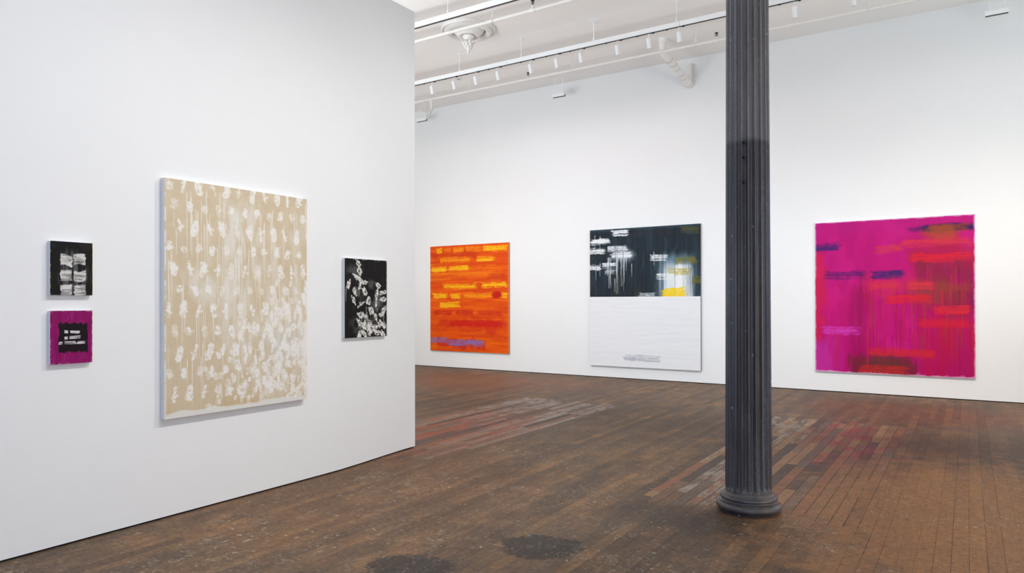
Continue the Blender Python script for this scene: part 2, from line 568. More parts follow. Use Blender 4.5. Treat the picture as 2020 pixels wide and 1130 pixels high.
# ------------------------------------------------------------------ paintings
class Paint:
    """paint laid on a canvas, kept as one colour per vertex of the painted face"""
    def __init__(s, wm, hm, res, rgb, seed):
        s.wm, s.hm = wm, hm
        s.W, s.H = max(8, int(wm / res)), max(8, int(hm / res))
        s.a = np.ones((s.H, s.W, 3)) * np.array(rgb, float)
        s.rng = np.random.default_rng(seed)
        v, u = np.mgrid[0:s.H, 0:s.W]
        s.u, s.v = (u + 0.5) / s.W, (v + 0.5) / s.H

    def noise(s, nx, ny, octaves=3, gain=0.55):
        out = np.zeros((s.H, s.W))
        amp = tot = 0
        amp = 1.0
        for o in range(octaves):
            gx, gy = int(min(s.W, max(2, nx * 2 ** o))), int(min(s.H, max(2, ny * 2 ** o)))
            g = s.rng.random((gy + 2, gx + 2))
            fx, fy = s.u[0] * gx, s.v[:, 0] * gy
            ix, iy = fx.astype(int), fy.astype(int)
            tx, ty = fx - ix, fy - iy
            tx, ty = tx * tx * (3 - 2 * tx), ty * ty * (3 - 2 * ty)
            top = g[iy][:, ix] * (1 - tx) + g[iy][:, ix + 1] * tx
            bot = g[iy + 1][:, ix] * (1 - tx) + g[iy + 1][:, ix + 1] * tx
            out += amp * (top * (1 - ty)[:, None] + bot * ty[:, None])
            tot += amp
            amp *= gain
        return out / tot

    def lay(s, mask, rgb):
        m = np.clip(mask, 0, 1)[..., None]
        s.a = s.a * (1 - m) + np.array(rgb, float) * m

    @staticmethod
    def ss(x, lo, hi):
        t = np.clip((x - lo) / (hi - lo), 0, 1)
        return t * t * (3 - 2 * t)

    def ell(s, cu, cv, ru, rv, soft=0.3, rag=0.4, nx=8, ny=8):
        d = np.sqrt(((s.u - cu) / ru) ** 2 + ((s.v - cv) / rv) ** 2) + (s.noise(nx, ny, 4) - 0.5) * 2 * rag
        return 1 - s.ss(d, 1 - soft, 1 + soft)

    def rect(s, u0, v0, u1, v1, soft=0.02, rag=0.02, nx=10, ny=10):
        n = (s.noise(nx, ny, 4) - 0.5) * 2 * rag
        return s.ss(s.u + n, u0 - soft, u0 + soft) * (1 - s.ss(s.u + n, u1 - soft, u1 + soft)) * \
            s.ss(s.v + n, v0 - soft, v0 + soft) * (1 - s.ss(s.v + n, v1 - soft, v1 + soft))

    def dab(s, u, v, length, width, ang, rgb, alpha=0.9, dry=0.35):
        """one loaded-brush dab, sizes in metres, ang from the vertical in radians"""
        pad = (length + width) * 0.6
        x, y = u * s.wm, v * s.hm
        i0, i1 = int(max(0, (x - pad) / s.wm * s.W)), int(min(s.W, (x + pad) / s.wm * s.W + 1))
        j0, j1 = int(max(0, (y - pad) / s.hm * s.H)), int(min(s.H, (y + pad) / s.hm * s.H + 1))
        if i1 - i0 < 1 or j1 - j0 < 1:
            return
        X = s.u[j0:j1, i0:i1] * s.wm - x
        Y = s.v[j0:j1, i0:i1] * s.hm - y
        ca, sa = math.cos(ang), math.sin(ang)
        a = X * ca + Y * sa                  # across
        l = -X * sa + Y * ca                 # along
        bend = s.rng.uniform(-0.25, 0.25)
        a = a + bend * (l * l) / max(length, 1e-4)
        q = np.maximum(np.abs(l) - (length - width) / 2, 0)
        d = np.hypot(a, q) / (width / 2)
        n = s.grain[j0:j1, i0:i1]
        d = d + (n - 0.5) * dry
        m = 1 - s.ss(d, 0.82, 1.08)
        m = m * (1 - dry * 1.3 * s.ss(s.grain2[j0:j1, i0:i1], 0.5, 0.68))
        m = (m * alpha)[..., None]
        s.a[j0:j1, i0:i1] = s.a[j0:j1, i0:i1] * (1 - m) + np.array(rgb, float) * m

    def ready(s, px=0.012):
        nx, ny = s.wm / px, s.hm / px
        s.grain = s.noise(nx / 2, ny / 2, 3)
        s.grain2 = s.noise(nx / 1.2, ny / 1.2, 3)

    def drip(s, u, v0, v1, wid, rgb, alpha=0.8):
        """a run of thin paint, straight down"""
        k = wid / s.wm / 2
        w = s.v * 0 + u + (s.drift[:, None] - 0.5) * k * 1.5
        m = (1 - s.ss(np.abs(s.u - w) / k, 0.6, 1.15)) * s.ss(s.v, v0 - 0.01, v0 + 0.01) * (1 - s.ss(s.v, v1 - 0.012, v1))
        s.lay(m * alpha * (0.55 + 0.45 * (1 - s.ss(s.v, v0, v1))), rgb)

    @property
    def drift(s):
        g = s.rng.random(12)
        return np.interp(s.v[:, 0] * 11, np.arange(12), g)

    def swipe(s, u0, u1, v, h, rgb, alpha=0.9, dry=0.45, vert=False):
        """a dry-brushed bar of paint: streaky along its length, ragged at both ends (h in metres)"""
        hv = h / s.hm / 2
        st = s.noise(3, s.hm / 0.012, 3)
        st2 = s.noise(s.wm / 0.05, s.hm / 0.03, 3)
        rag = (s.noise(6, s.hm / 0.016, 2) - 0.5) * min(0.06, (u1 - u0) * 0.3)
        wav = (np.interp(s.u[0], np.linspace(0, 1, 7), s.rng.random(7)) - 0.5) * hv * 0.5
        e = (s.noise(s.wm / 0.08, 4, 3) - 0.5) * hv * 0.6
        d = np.abs(s.v - v - wav[None, :] - e) / hv
        m = (1 - s.ss(d, 0.78, 1.02)) * s.ss(s.u + rag, u0 - 0.004, u0 + 0.008) * (1 - s.ss(s.u + rag, u1 - 0.012, u1 + 0.004))
        thin = s.ss(st * 0.65 + st2 * 0.35, 0.40, 0.56)
        s.lay(m * alpha * (1 - dry + dry * thin), rgb)

    def row(s, u0, u1, v, h, n, rgb, alpha=0.85, wid=0.24, dry=0.4, lean=0.45):
        """a row of separate short dabs: broad strokes leaning this way and that"""
        for i in range(n):
            u = u0 + (u1 - u0) * (i + 0.5) / n + s.rng.uniform(-0.12, 0.12) * (u1 - u0) / n
            al = alpha * s.rng.uniform(0.6, 1.0)
            s.dab(u, v + s.rng.uniform(-0.08, 0.08) * h / s.hm, h * s.rng.uniform(0.7, 1.02), h * wid * s.rng.uniform(0.9, 1.9),
                  s.rng.uniform(-lean, lean), rgb, al, dry)
            if s.rng.random() < 0.5:
                s.dab(u + s.rng.uniform(-0.3, 0.3) * (u1 - u0) / n, v + s.rng.uniform(-0.35, 0.35) * h / s.hm, h * s.rng.uniform(0.35, 0.6), h * wid,
                      math.pi / 2 + s.rng.uniform(-0.5, 0.5), rgb, al, dry)


def canvas_colour_mat(name, rough=0.5, weave=0.12):
    g = G(name)
    at = g.nt.nodes.new('ShaderNodeAttribute')
    at.attribute_name = 'paint'
    co = g.coords()
    g.out(at.outputs['Color'], rough, 0.12)
    g.bump(g.add(g.noise(co, 420, 2), g.mul(g.noise(co, 45, 4), 0.8)), weave, 0.002)
    return g.mat


M_ART = canvas_colour_mat('oil_paint')
M_EDGE = painted('primed_canvas_edge', (226, 227, 229), 0.6, 0.03, 30)
M_EDGE_GREY = painted('grey_canvas_edge', (150, 147, 143), 0.6, 0.08, 30)
M_EDGE_DARK = painted('dark_canvas_edge', (120, 116, 112), 0.6, 0.15, 30)
PAINT_K = 0.9


def face_mesh(name, P, origin, du, dv, parent):
    """dense grid carrying the paint; origin = top-left corner, du / dv full width and height vectors"""
    H_, W_ = P.H, P.W
    o = np.array(origin, float)
    du, dv = np.array(du, float), np.array(dv, float)
    uu = np.linspace(0, 1, W_)
    vv = np.linspace(0, 1, H_)
    co = o + vv[:, None, None] * dv + uu[None, :, None] * du
    idx = np.arange(H_ * W_).reshape(H_, W_)
    q = np.stack([idx[:-1, :-1], idx[1:, :-1], idx[1:, 1:], idx[:-1, 1:]], -1).reshape(-1, 4)
    me = bpy.data.meshes.new(name)
    me.vertices.add(H_ * W_)
    me.vertices.foreach_set('co', co.reshape(-1).astype(np.float32))
    me.loops.add(q.size)
    me.loops.foreach_set('vertex_index', q.reshape(-1).astype(np.int32))
    me.polygons.add(len(q))
    me.polygons.foreach_set('loop_start', (np.arange(len(q)) * 4).astype(np.int32))
    me.polygons.foreach_set('loop_total', np.full(len(q), 4, np.int32))
    me.update(calc_edges=True)
    at = me.attributes.new('paint', 'FLOAT_COLOR', 'POINT')
    c = np.ones((H_ * W_, 4), np.float32)
    c[:, :3] = np.clip(lin(np.clip(P.a, 0, 255)) * PAINT_K, 0, 0.92).reshape(-1, 3)
    at.data.foreach_set('color', c.reshape(-1))
    me.materials.append(M_ART)
    ob = bpy.data.objects.new(name, me)
    C.objects.link(ob)
    ob.parent = parent
    return ob


def hang_left(label, y0, y1, z0, z1, depth, P, edge):
    """picture on the partition wall, faces +X"""
    t = thing('painting', label, 'painting', (WX, (y0 + y1) / 2, z0))
    w, h = y1 - y0, z1 - z0
    obj('canvas_edge', boxmesh((0.001, -w / 2, 0), (depth - 0.0015, w / 2, h), 0.0015), edge, t)
    face_mesh('painted_face', P, (depth, -w / 2, h), (0, w, 0), (0, 0, -h), t)
    return t


def hang_far(label, x0, x1, z0, z1, depth, panels, edge):
    """picture on the far wall, faces -Y; panels = [(name, v0, v1, Paint)]"""
    t = thing('painting', label, 'painting', ((x0 + x1) / 2, D, z0))
    w, h = x1 - x0, z1 - z0
    for nm, v0, v1, P in panels:
        zt, zb = h * (1 - v0), h * (1 - v1)
        par = t
        if len(panels) > 1:
            par = obj(nm, boxmesh((-w / 2, -depth + 0.0015, zb + 0.001), (w / 2, -0.001, zt - 0.001), 0.0015), edge, t)
        else:
            obj('canvas_edge', boxmesh((-w / 2, -depth + 0.0015, zb), (w / 2, -0.001, zt), 0.0015), edge, t)
        face_mesh('painted_face', P, (-w / 2, -depth, zt), (w, 0, 0), (0, 0, -(zt - zb)), par)
    return t


# --- small black canvas, upper of the pair: a pale brushed patch low on the black
P = Paint(0.25, 0.335, 0.0011, (23, 23, 25), 11)
P.ready(0.008)
P.lay(0.5 * P.ss(P.noise(5, 9, 4), 0.5, 0.72), (44, 44, 48))
P.lay(P.ell(0.55, 0.58, 0.36, 0.42, 0.3, 0.25) * 0.7 * P.ss(P.noise(16, 3, 4), 0.38, 0.66), (112, 112, 114))
for rv in (0.345, 0.62, 0.90):
    for u0, u1 in ((0.235, 0.505), (0.55, 0.83)):
        P.swipe(u0, u1, rv, 0.074, (222, 220, 215), 0.96, 0.4)
        P.swipe(u0 + 0.03, u1 - 0.03, rv + 0.01, 0.02, (60, 60, 62), 0.55, 0.8)
P.lay((P.ss(P.u, 0.03, 0.008) + P.ss(P.u, 0.975, 0.995)) * P.ss(P.noise(6, 22, 3), 0.5, 0.62) * 0.7, (196, 172, 60))
hang_left('small black canvas with thick white paint, hung directly above the small magenta canvas', 2.076, 2.327, 1.548, 1.886, 0.03, P, M_EDGE)

# --- small magenta canvas with a black middle
P = Paint(0.25, 0.336, 0.0011, (142, 16, 98), 12)
P.ready(0.006)
P.lay(0.45 * P.ss(P.noise(26, 3, 4), 0.42, 0.7), (112, 8, 76))
P.lay(0.5 * P.ss(P.noise(12, 8, 4), 0.55, 0.75), (164, 40, 124))
P.lay(P.ss(np.minimum(np.minimum(P.u, 1 - P.u), np.minimum(P.v, 1 - P.v)), 0.05, 0.0) * P.ss(P.noise(14, 14, 3), 0.4, 0.62) * 0.6, (206, 170, 192))
P.lay(P.rect(0.2, 0.235, 0.87, 0.79, 0.012, 0.06, 14, 7) * 0.97, (22, 18, 22))
for v, spans in ((0.405, ((0.33, 0.42), (0.45, 0.70))), (0.505, ((0.32, 0.41), (0.45, 0.71))), (0.605, ((0.2, 0.29), (0.33, 0.60), (0.63, 0.84)))):
    for u0, u1 in spans:
        P.swipe(u0, u1, v, 0.021, (228, 224, 226), 0.92, 0.5)
hang_left('small magenta canvas with ragged black centre, hung below the small black canvas', 2.076, 2.326, 1.114, 1.45, 0.03, P, M_EDGE)

# --- large beige canvas covered with white dabs and runs
P = Paint(1.272, 1.711, 0.0026, (210, 193, 165), 13)
P.ready(0.014)
P.lay(0.4 * P.ss(P.noise(6, 9, 4), 0.45, 0.7), (219, 204, 178))
P.lay(0.35 * P.ss(P.noise(40, 40, 3), 0.5, 0.7), (202, 184, 154))
P.lay(P.ss(P.v, 0.9, 0.985) * P.ss(P.noise(9, 5, 3), 0.4, 0.6) * 0.7, (202, 178, 138))
P.lay(P.ss(P.v + (P.noise(10, 2, 3) - 0.5) * 0.02, 0.972, 0.98), (226, 224, 219))
P.lay(P.ss(P.u, 0.018, 0.006) * P.ss(P.noise(4, 30, 3), 0.35, 0.6), (226, 222, 214))
wt = (238, 236, 231)
for (cu, cv, ru, rv, al) in ((0.42, 0.2, 0.1, 0.16, 0.75), (0.56, 0.16, 0.12, 0.09, 0.55), (0.28, 0.44, 0.2, 0.07, 0.6), (0.52, 0.36, 0.2, 0.08, 0.45),
                             (0.45, 0.6, 0.14, 0.14, 0.6), (0.75, 0.74, 0.26, 0.2, 0.7), (0.85, 0.5, 0.18, 0.12, 0.45), (0.9, 0.2, 0.12, 0.12, 0.35)):
    P.lay(P.ell(cu, cv, ru, rv, 0.55, 0.5, 12, 6) * al * P.ss(P.noise(26, 8, 4), 0.3, 0.65), (230, 227, 221))
P.lay(P.ell(0.82, 0.74, 0.15, 0.11, 0.4, 0.5) * 0.5, (210, 209, 206))
vv_ = 0.02
row_i = 0
while vv_ < 0.97:
    for i in range(11):
        u = (i + 0.3 + 0.36 * (row_i % 3)) / 11
        big = (i * 2 + row_i * 3) % 4
        a = 0.9 if P.rng.random() < 0.75 else 0.55
        P.dab(u + P.rng.uniform(-0.008, 0.008), vv_ + P.rng.uniform(-0.006, 0.006), (0.125, 0.085, 0.115, 0.07)[big] * P.rng.uniform(0.8, 1.15), (0.05, 0.045, 0.026, 0.05)[big],
              P.rng.uniform(-0.35, 0.35), wt, a, 0.55)
        P.dab(u + P.rng.uniform(-0.012, 0.012), vv_ + P.rng.uniform(-0.01, 0.01), 0.06, 0.022, P.rng.uniform(0.9, 2.2), wt, a * 0.8, 0.6)
        if big == 0:
            P.dab(u + P.rng.uniform(-0.012, 0.012), vv_ + P.rng.uniform(-0.02, 0.02), 0.06, 0.06, 0.0, wt, a * 0.9, 0.5)
    vv_ += 0.0885
    row_i += 1
for k in range(260):        # crowding towards the lower right
    cv = 0.42 + 0.56 * P.rng.random() ** 0.8
    cu = 1 - 0.75 * P.rng.random() ** 1.6
    if cu * 0.7 + cv < 0.95:
        continue
    P.dab(cu, cv, P.rng.uniform(0.04, 0.1), P.rng.uniform(0.022, 0.045), P.rng.uniform(-0.5, 0.5), wt, P.rng.uniform(0.45, 0.9), 0.5)
for k in range(110):
    v0 = P.rng.uniform(0.02, 0.8)
    P.drip(P.rng.uniform(0.02, 0.99), v0, min(0.985, v0 + P.rng.uniform(0.06, 0.3)), P.rng.uniform(0.004, 0.011), (236, 234, 229), 0.75)
hang_left('large upright beige canvas scattered with white dabs and drips, between the small canvases', 2.803, 4.074, 0.674, 2.385, 0.045, P, M_EDGE)

# --- black canvas with a heap of tumbling white strokes
P = Paint(0.552, 0.734, 0.0018, (25, 24, 24), 14)
P.ready(0.011)
P.lay(0.5 * P.ss(P.noise(10, 8, 4), 0.52, 0.72), (40, 39, 40))
for (cu, cv, ru, rv, al) in ((0.22, 0.17, 0.16, 0.1, 0.5), (0.33, 0.42, 0.14, 0.14, 0.65), (0.62, 0.32, 0.1, 0.06, 0.5), (0.76, 0.58, 0.14, 0.12, 0.6), (0.6, 0.86, 0.36, 0.14, 0.7)):
    P.lay(P.ell(cu, cv, ru, rv, 0.5, 0.5, 9, 9) * al * P.ss(P.noise(16, 12, 4), 0.35, 0.62), (128, 127, 126))
wt4 = (228, 226, 221)
heap = [(0.31, 0.06), (0.34, 0.16), (0.27, 0.24), (0.36, 0.27), (0.45, 0.30), (0.08, 0.33), (0.22, 0.40), (0.34, 0.35), (0.46, 0.42), (0.2, 0.52),
        (0.38, 0.57), (0.55, 0.53), (0.78, 0.34), (0.74, 0.44), (0.92, 0.42), (0.92, 0.52), (0.74, 0.56), (0.62, 0.66), (0.36, 0.72), (0.48, 0.74),
        (0.72, 0.74), (0.87, 0.70), (0.96, 0.64), (0.35, 0.82), (0.46, 0.85), (0.6, 0.84), (0.84, 0.84), (0.93, 0.86), (0.35, 0.95), (0.45, 0.96),
        (0.56, 0.93), (0.66, 0.92), (0.76, 0.95), (0.88, 0.95), (0.52, 0.88), (0.70, 0.87)]
for (cu, cv) in heap:
    a0 = P.rng.uniform(-1.6, 1.6)
    P.dab(cu, cv, P.rng.uniform(0.06, 0.095), P.rng.uniform(0.035, 0.052), a0, wt4, 0.95, 0.7)
    for q in range(2):
        P.dab(cu + P.rng.uniform(-0.045, 0.045), cv + P.rng.uniform(-0.03, 0.03), P.rng.uniform(0.05, 0.085), P.rng.uniform(0.012, 0.024),
              a0 + P.rng.uniform(-0.3, 0.3), wt4, 0.95, 0.4)
    for q in range(3):
        P.dab(cu + P.rng.uniform(-0.03, 0.03), cv + P.rng.uniform(-0.02, 0.02), 0.02, 0.007, a0 + P.rng.uniform(-0.6, 0.6), (30, 29, 29), 0.75, 0.5)
for k in range(14):
    u = P.rng.uniform(0.3, 0.98)
    v0 = P.rng.uniform(0.6, 0.85)
    P.drip(u, v0, v0 + P.rng.uniform(0.06, 0.16), 0.007, wt4, 0.8)
P.drip(0.03, 0.36, 0.55, 0.007, wt4, 0.9)
P.lay((P.ss(P.u, 0.975, 0.99) + P.ss(P.v, 0.022, 0.008)) * P.ss(P.noise(20, 20, 3), 0.5, 0.6) * 0.6, (170, 168, 162))
hang_left('black canvas heaped with tumbling white strokes, nearest the partition end', 4.525, 5.077, 1.172, 1.906, 0.03, P, M_EDGE)

# --- orange canvas with rows of yellow strokes
P = Paint(2.19, 2.412, 0.0052, (231, 88, 10), 15)
P.ready(0.03)
P.lay(0.75 * P.ss(P.noise(3, 40, 4), 0.45, 0.68), (213, 66, 12))
P.lay(0.6 * P.ss(P.noise(3, 46, 4), 0.52, 0.72), (243, 116, 14))
P.lay(0.35 * P.ss(P.noise(12, 12, 4), 0.5, 0.7), (222, 76, 14))
P.lay(P.rect(0.0, 0.06, 0.6, 0.12, 0.03, 0.08) * 0.45, (176, 26, 22))
P.lay(P.rect(-0.1, 0.18, 0.85, 0.34, 0.04, 0.1) * 0.45 * P.ss(P.noise(2, 60, 3), 0.4, 0.65), (250, 160, 22))
P.lay(P.rect(0.1, 0.69, 0.96, 0.8, 0.04, 0.08) * 0.5, (198, 34, 24))
ye, yo = (250, 200, 24), (246, 152, 18)
for v, spans in ((0.045, ((0.08, 0.17, ye, 0.8), (0.18, 0.28, yo, 0.4), (0.30, 0.45, yo, 0.7), (0.47, 0.66, yo, 0.6), (0.69, 0.985, ye, 0.85))),
                 (0.135, ((0.13, 0.53, yo, 0.75), (0.60, 0.82, ye, 0.75))), (0.222, ((0.01, 0.22, ye, 0.85), (0.25, 0.51, ye, 0.8))),
                 (0.30, ((0.48, 0.70, (236, 96, 16), 0.6), (0.74, 0.97, (206, 62, 18), 0.7))), (0.382, ((0.18, 0.60, ye, 0.75), (0.67, 0.985, ye, 0.85))),
                 (0.472, ((0.03, 0.23, ye, 0.8), (0.27, 0.40, ye, 0.75), (0.44, 0.83, yo, 0.8), (0.90, 0.985, ye, 0.8))), (0.56, ((0.13, 0.40, ye, 0.85),)),
                 (0.64, ((0.03, 0.30, (190, 34, 22), 0.6), (0.34, 0.57, (190, 34, 22), 0.6), (0.62, 0.92, (196, 40, 22), 0.5)))):
    for u0, u1, c, al in spans:
        P.swipe(u0, u1, v, 0.135, c, al, 0.75)
        P.swipe(u0 + 0.01, u1 - 0.01, v + P.rng.uniform(-0.006, 0.012), 0.06, c, al * 0.8, 0.6)
P.swipe(0.26, 0.56, 0.735, 0.15, (202, 24, 24), 0.8, 0.55)
P.swipe(0.57, 0.92, 0.735, 0.16, (204, 26, 24), 0.8, 0.5)
P.lay(P.rect(0.1, 0.885, 0.7, 0.965, 0.015, 0.05, 18, 12) * 0.6, (190, 30, 50))
P.swipe(0.0, 0.24, 0.90, 0.15, (134, 118, 192), 0.9, 0.6)
P.swipe(0.25, 0.70, 0.92, 0.16, (134, 118, 192), 0.85, 0.65)
P.lay(P.ell(0.86, 0.47, 0.06, 0.035, 0.4, 0.4) * 0.9, (190, 24, 24))
P.lay(P.ss(P.u, 0.982, 0.988) * 0.55, (240, 130, 60))
hang_far('orange canvas with rows of yellow strokes and a blue stroke along the bottom', -10.509, -8.319, 0.381, 2.793, 0.04, [('canvas', 0, 1, P)], M_EDGE_GREY)

# --- two stacked panels: dark blue-black above, white below
P = Paint(2.255, 1.335, 0.0052, (33, 43, 51), 16)
P.ready(0.03)
P.lay(0.6 * P.ss(P.noise(40, 4, 4), 0.45, 0.7), (24, 32, 38))
P.lay(0.5 * P.ss(P.noise(24, 4, 4), 0.5, 0.72), (44, 62, 74))
P.lay(0.5 * P.ss(P.v, 0.06, 0.0), (70, 98, 112))
P.lay(P.ss(P.noise(16, 5, 4), 0.58, 0.75) * 0.45 * P.ss(P.v, 0.55, 1.0), (70, 66, 40))
P.lay(P.ss(P.u, 0.012, 0.0) * 0.6 * P.ss(P.noise(4, 20, 3), 0.45, 0.6), (150, 60, 44))
P.lay(P.rect(0.64, 0.42, 0.94, 1.1, 0.07, 0.05, 30, 3) * 0.75, (120, 150, 168))
P.lay(P.rect(0.68, 0.52, 0.92, 1.1, 0.06, 0.05, 40, 3) * 0.9 * P.ss(P.v, 0.35, 0.75), (236, 240, 242))
P.lay(P.rect(0.8, 0.55, 0.9, 1.1, 0.04, 0.04, 30, 3) * 0.8, (242, 243, 240))
ol = (122, 112, 34)
P.swipe(0.79, 0.97, 0.5, 0.15, ol, 0.75, 0.6)
P.swipe(0.72, 0.91, 0.655, 0.14, (190, 168, 70), 0.65, 0.65)
P.swipe(0.93, 1.02, 0.76, 0.16, (104, 100, 38), 0.8, 0.6)
P.swipe(0.83, 0.99, 0.09, 0.14, (84, 84, 44), 0.7, 0.6)
P.swipe(0.40, 0.74, 0.09, 0.14, (54, 46, 54), 0.5, 0.6)
wv = (232, 236, 238)
P.lay(P.ell(0.3, 0.40, 0.1, 0.09, 0.5, 0.5, 10, 10) * 0.7, (190, 200, 208))
for (u0, u1, v, al) in ((0.215, 0.37, 0.06, 0.97), (0.01, 0.2, 0.17, 0.97), (-0.02, 0.15, 0.32, 0.95), (0.17, 0.36, 0.285, 0.85), (0.21, 0.4, 0.385, 0.9),
                        (-0.02, 0.11, 0.56, 0.9), (0.115, 0.26, 0.54, 0.95), (0.14, 0.25, 0.625, 0.5), (0.56, 0.72, 0.435, 0.97), (0.62, 0.78, 0.715, 0.97),
                        (0.46, 0.62, 0.985, 0.7)):
    P.swipe(u0, u1, v, 0.13, wv, al, 0.75)
    P.swipe(u0 + 0.01, u1 - 0.01, v + P.rng.uniform(-0.015, 0.015), 0.06, wv, al, 0.5)
for k in range(16):
    u = P.rng.uniform(0.17, 0.37)
    P.drip(u, 0.42, P.rng.uniform(0.62, 0.97), P.rng.uniform(0.010, 0.020), (214, 220, 224), 0.8)
for u, v1 in ((0.06, 0.76), (0.1, 0.7), (0.17, 0.7), (0.2, 0.84), (0.24, 0.93), (0.4, 0.72), (0.1, 0.3), (0.05, 0.28), (0.6, 0.56)):
    P.drip(u, v1 - 0.2, v1, 0.013, wv, 0.85)
for k in range(40):
    u = P.rng.uniform(0.02, 0.98)
    P.drip(u, P.rng.uniform(0.1, 0.7), 1.1, P.rng.uniform(0.008, 0.02), (60, 80, 92) if k % 2 else (22, 28, 34), 0.4)
P.swipe(0.68, 0.875, 0.945, 0.19, (250, 204, 8), 0.95, 0.35)
PU = P
P = Paint(2.255, 1.367, 0.0056, (235, 236, 239), 17)
P.ready(0.03)
P.lay(0.5 * P.ss(P.noise(4, 40, 4), 0.45, 0.7), (228, 229, 233))
P.lay(0.4 * P.ss(P.noise(5, 50, 3), 0.55, 0.72), (241, 241, 242))
P.swipe(0.325, 0.65, 0.865, 0.135, (176, 178, 187), 0.8, 0.65)
hang_far('two-panel canvas, dark blue-black with white strokes above, plain white below', -6.365, -4.11, 0.234, 2.936, 0.045,
         [('upper_panel', 0, 0.494, PU), ('lower_panel', 0.494, 1, P)], M_EDGE_DARK)

# --- magenta canvas with red and navy passages
P = Paint(2.247, 2.482, 0.0056, (188, 14, 116), 18)
P.ready(0.035)
P.lay(0.45 * P.ss(P.noise(16, 5, 4), 0.45, 0.7), (170, 10, 108))
P.lay(0.4 * P.ss(P.noise(8, 6, 4), 0.5, 0.7), (206, 30, 134))
P.lay(0.35 * P.ss(P.v, 0.16, 0.0), (180, 30, 130))
P.lay(P.rect(-0.2, 0.78, 0.14, 1.2, 0.08, 0.08, 20, 6) * 0.6, (196, 60, 168))
P.lay(P.rect(0.62, 0.17, 1.1, 0.34, 0.06, 0.08, 8, 8) * 0.6, (168, 32, 52))
P.lay(P.rect(0.66, 0.3, 1.1, 1.1, 0.05, 0.08, 24, 3) * 0.5, (162, 12, 74))
P.lay(P.rect(0.25, 0.45, 0.38, 1.1, 0.05, 0.08, 24, 3) * 0.55, (146, 4, 82))
P.lay(P.rect(-0.1, 0.2, 0.055, 0.8, 0.03, 0.05, 10, 6) * 0.65, (206, 32, 62))
P.lay(P.rect(0.74, 0.62, 1.1, 1.1, 0.06, 0.1, 30, 3) * 0.6 * P.ss(P.noise(22, 2, 3), 0.3, 0.62), (192, 14, 56))
P.lay(P.rect(0.66, 0.28, 0.98, 0.42, 0.04, 0.1, 30, 4) * 0.5, (110, 40, 50))
P.lay(P.ell(0.85, 0.075, 0.2, 0.025, 0.4, 0.4, 16, 10) * 0.95, (40, 26, 84))
P.lay(P.ell(0.8, 0.11, 0.1, 0.05, 0.5, 0.5, 14, 10) * 0.7, (170, 84, 36))
P.lay(P.ell(0.8, 0.48, 0.16, 0.08, 0.5, 0.5, 14, 10) * 0.6, (134, 74, 44))
P.lay(P.ell(0.93, 0.52, 0.1, 0.08, 0.5, 0.5, 14, 10) * 0.5, (104, 26, 60))
P.lay(P.rect(0.24, 0.9, 0.66, 1.1, 0.03, 0.08, 22, 6) * 0.75, (112, 34, 46))
P.lay(P.ell(0.48, 0.93, 0.16, 0.06, 0.5, 0.5, 16, 10) * 0.6, (86, 62, 40))
rng = P.rng
for k in range(170):
    u = rng.uniform(0.05, 0.99) if k % 4 == 0 else rng.uniform(0.3, 0.99)
    v0 = rng.uniform(0.3, 0.75)
    cset = [(206, 24, 56), (130, 6, 74), (160, 20, 60), (180, 60, 60), (214, 30, 90), (150, 70, 50)]
    P.drip(u, v0, v0 + rng.uniform(0.1, 0.4), rng.uniform(0.010, 0.028), cset[int(rng.integers(0, 6))], 0.38)
navy, red7, or7 = (52, 34, 104), (214, 32, 52), (204, 66, 66)
for (u0, u1, v, c, al) in ((-0.01, 0.17, 0.165, navy, 0.9), (0.4, 0.58, 0.195, or7, 0.6), (0.57, 0.98, 0.165, (208, 52, 70), 0.7), (0.62, 0.97, 0.255, red7, 0.8),
                           (0.06, 0.35, 0.355, (80, 24, 100), 0.65), (0.38, 0.58, 0.355, navy, 0.85), (0.37, 0.55, 0.43, (212, 48, 66), 0.75), (0.6, 0.76, 0.43, (212, 48, 66), 0.75),
                           (0.47, 0.75, 0.515, red7, 0.75), (0.78, 0.99, 0.44, (150, 62, 52), 0.5), (0.76, 0.97, 0.585, (214, 40, 56), 0.8), (0.67, 0.97, 0.665, (212, 28, 54), 0.7),
                           (0.05, 0.3, 0.72, (206, 64, 178), 0.75), (0.36, 0.77, 0.86, (206, 40, 48), 0.65), (0.3, 0.6, 0.965, (200, 40, 40), 0.75), (0.72, 0.97, 0.08, (170, 74, 44), 0.5)):
    P.swipe(u0, u1, v, 0.15, c, al, 0.75)
    P.swipe(u0 + 0.01, u1 - 0.01, v + rng.uniform(-0.01, 0.01), 0.07, c, al * 0.8, 0.6)
P.lay(P.rect(0.36, 0.385, 0.68, 0.47, 0.03, 0.06, 14, 10) * 0.3, (206, 60, 60))
edge7 = np.minimum(np.minimum(P.u, 1 - P.u), np.minimum(P.v, 1 - P.v) * 1.1)
P.lay(P.ss(edge7 + (P.noise(30, 30, 3) - 0.5) * 0.012, 0.012, 0.003) * 0.75, (224, 196, 216))
P.lay(P.ss(P.v + (P.noise(30, 3, 3) - 0.5) * 0.05, 0.99, 1.0) * 0.35, (226, 200, 216))
hang_far('broad magenta canvas with red and navy passages, right of the iron column', -2.158, 0.089, 0.334, 2.816, 0.04, [('canvas', 0, 1, P)], M_EDGE)

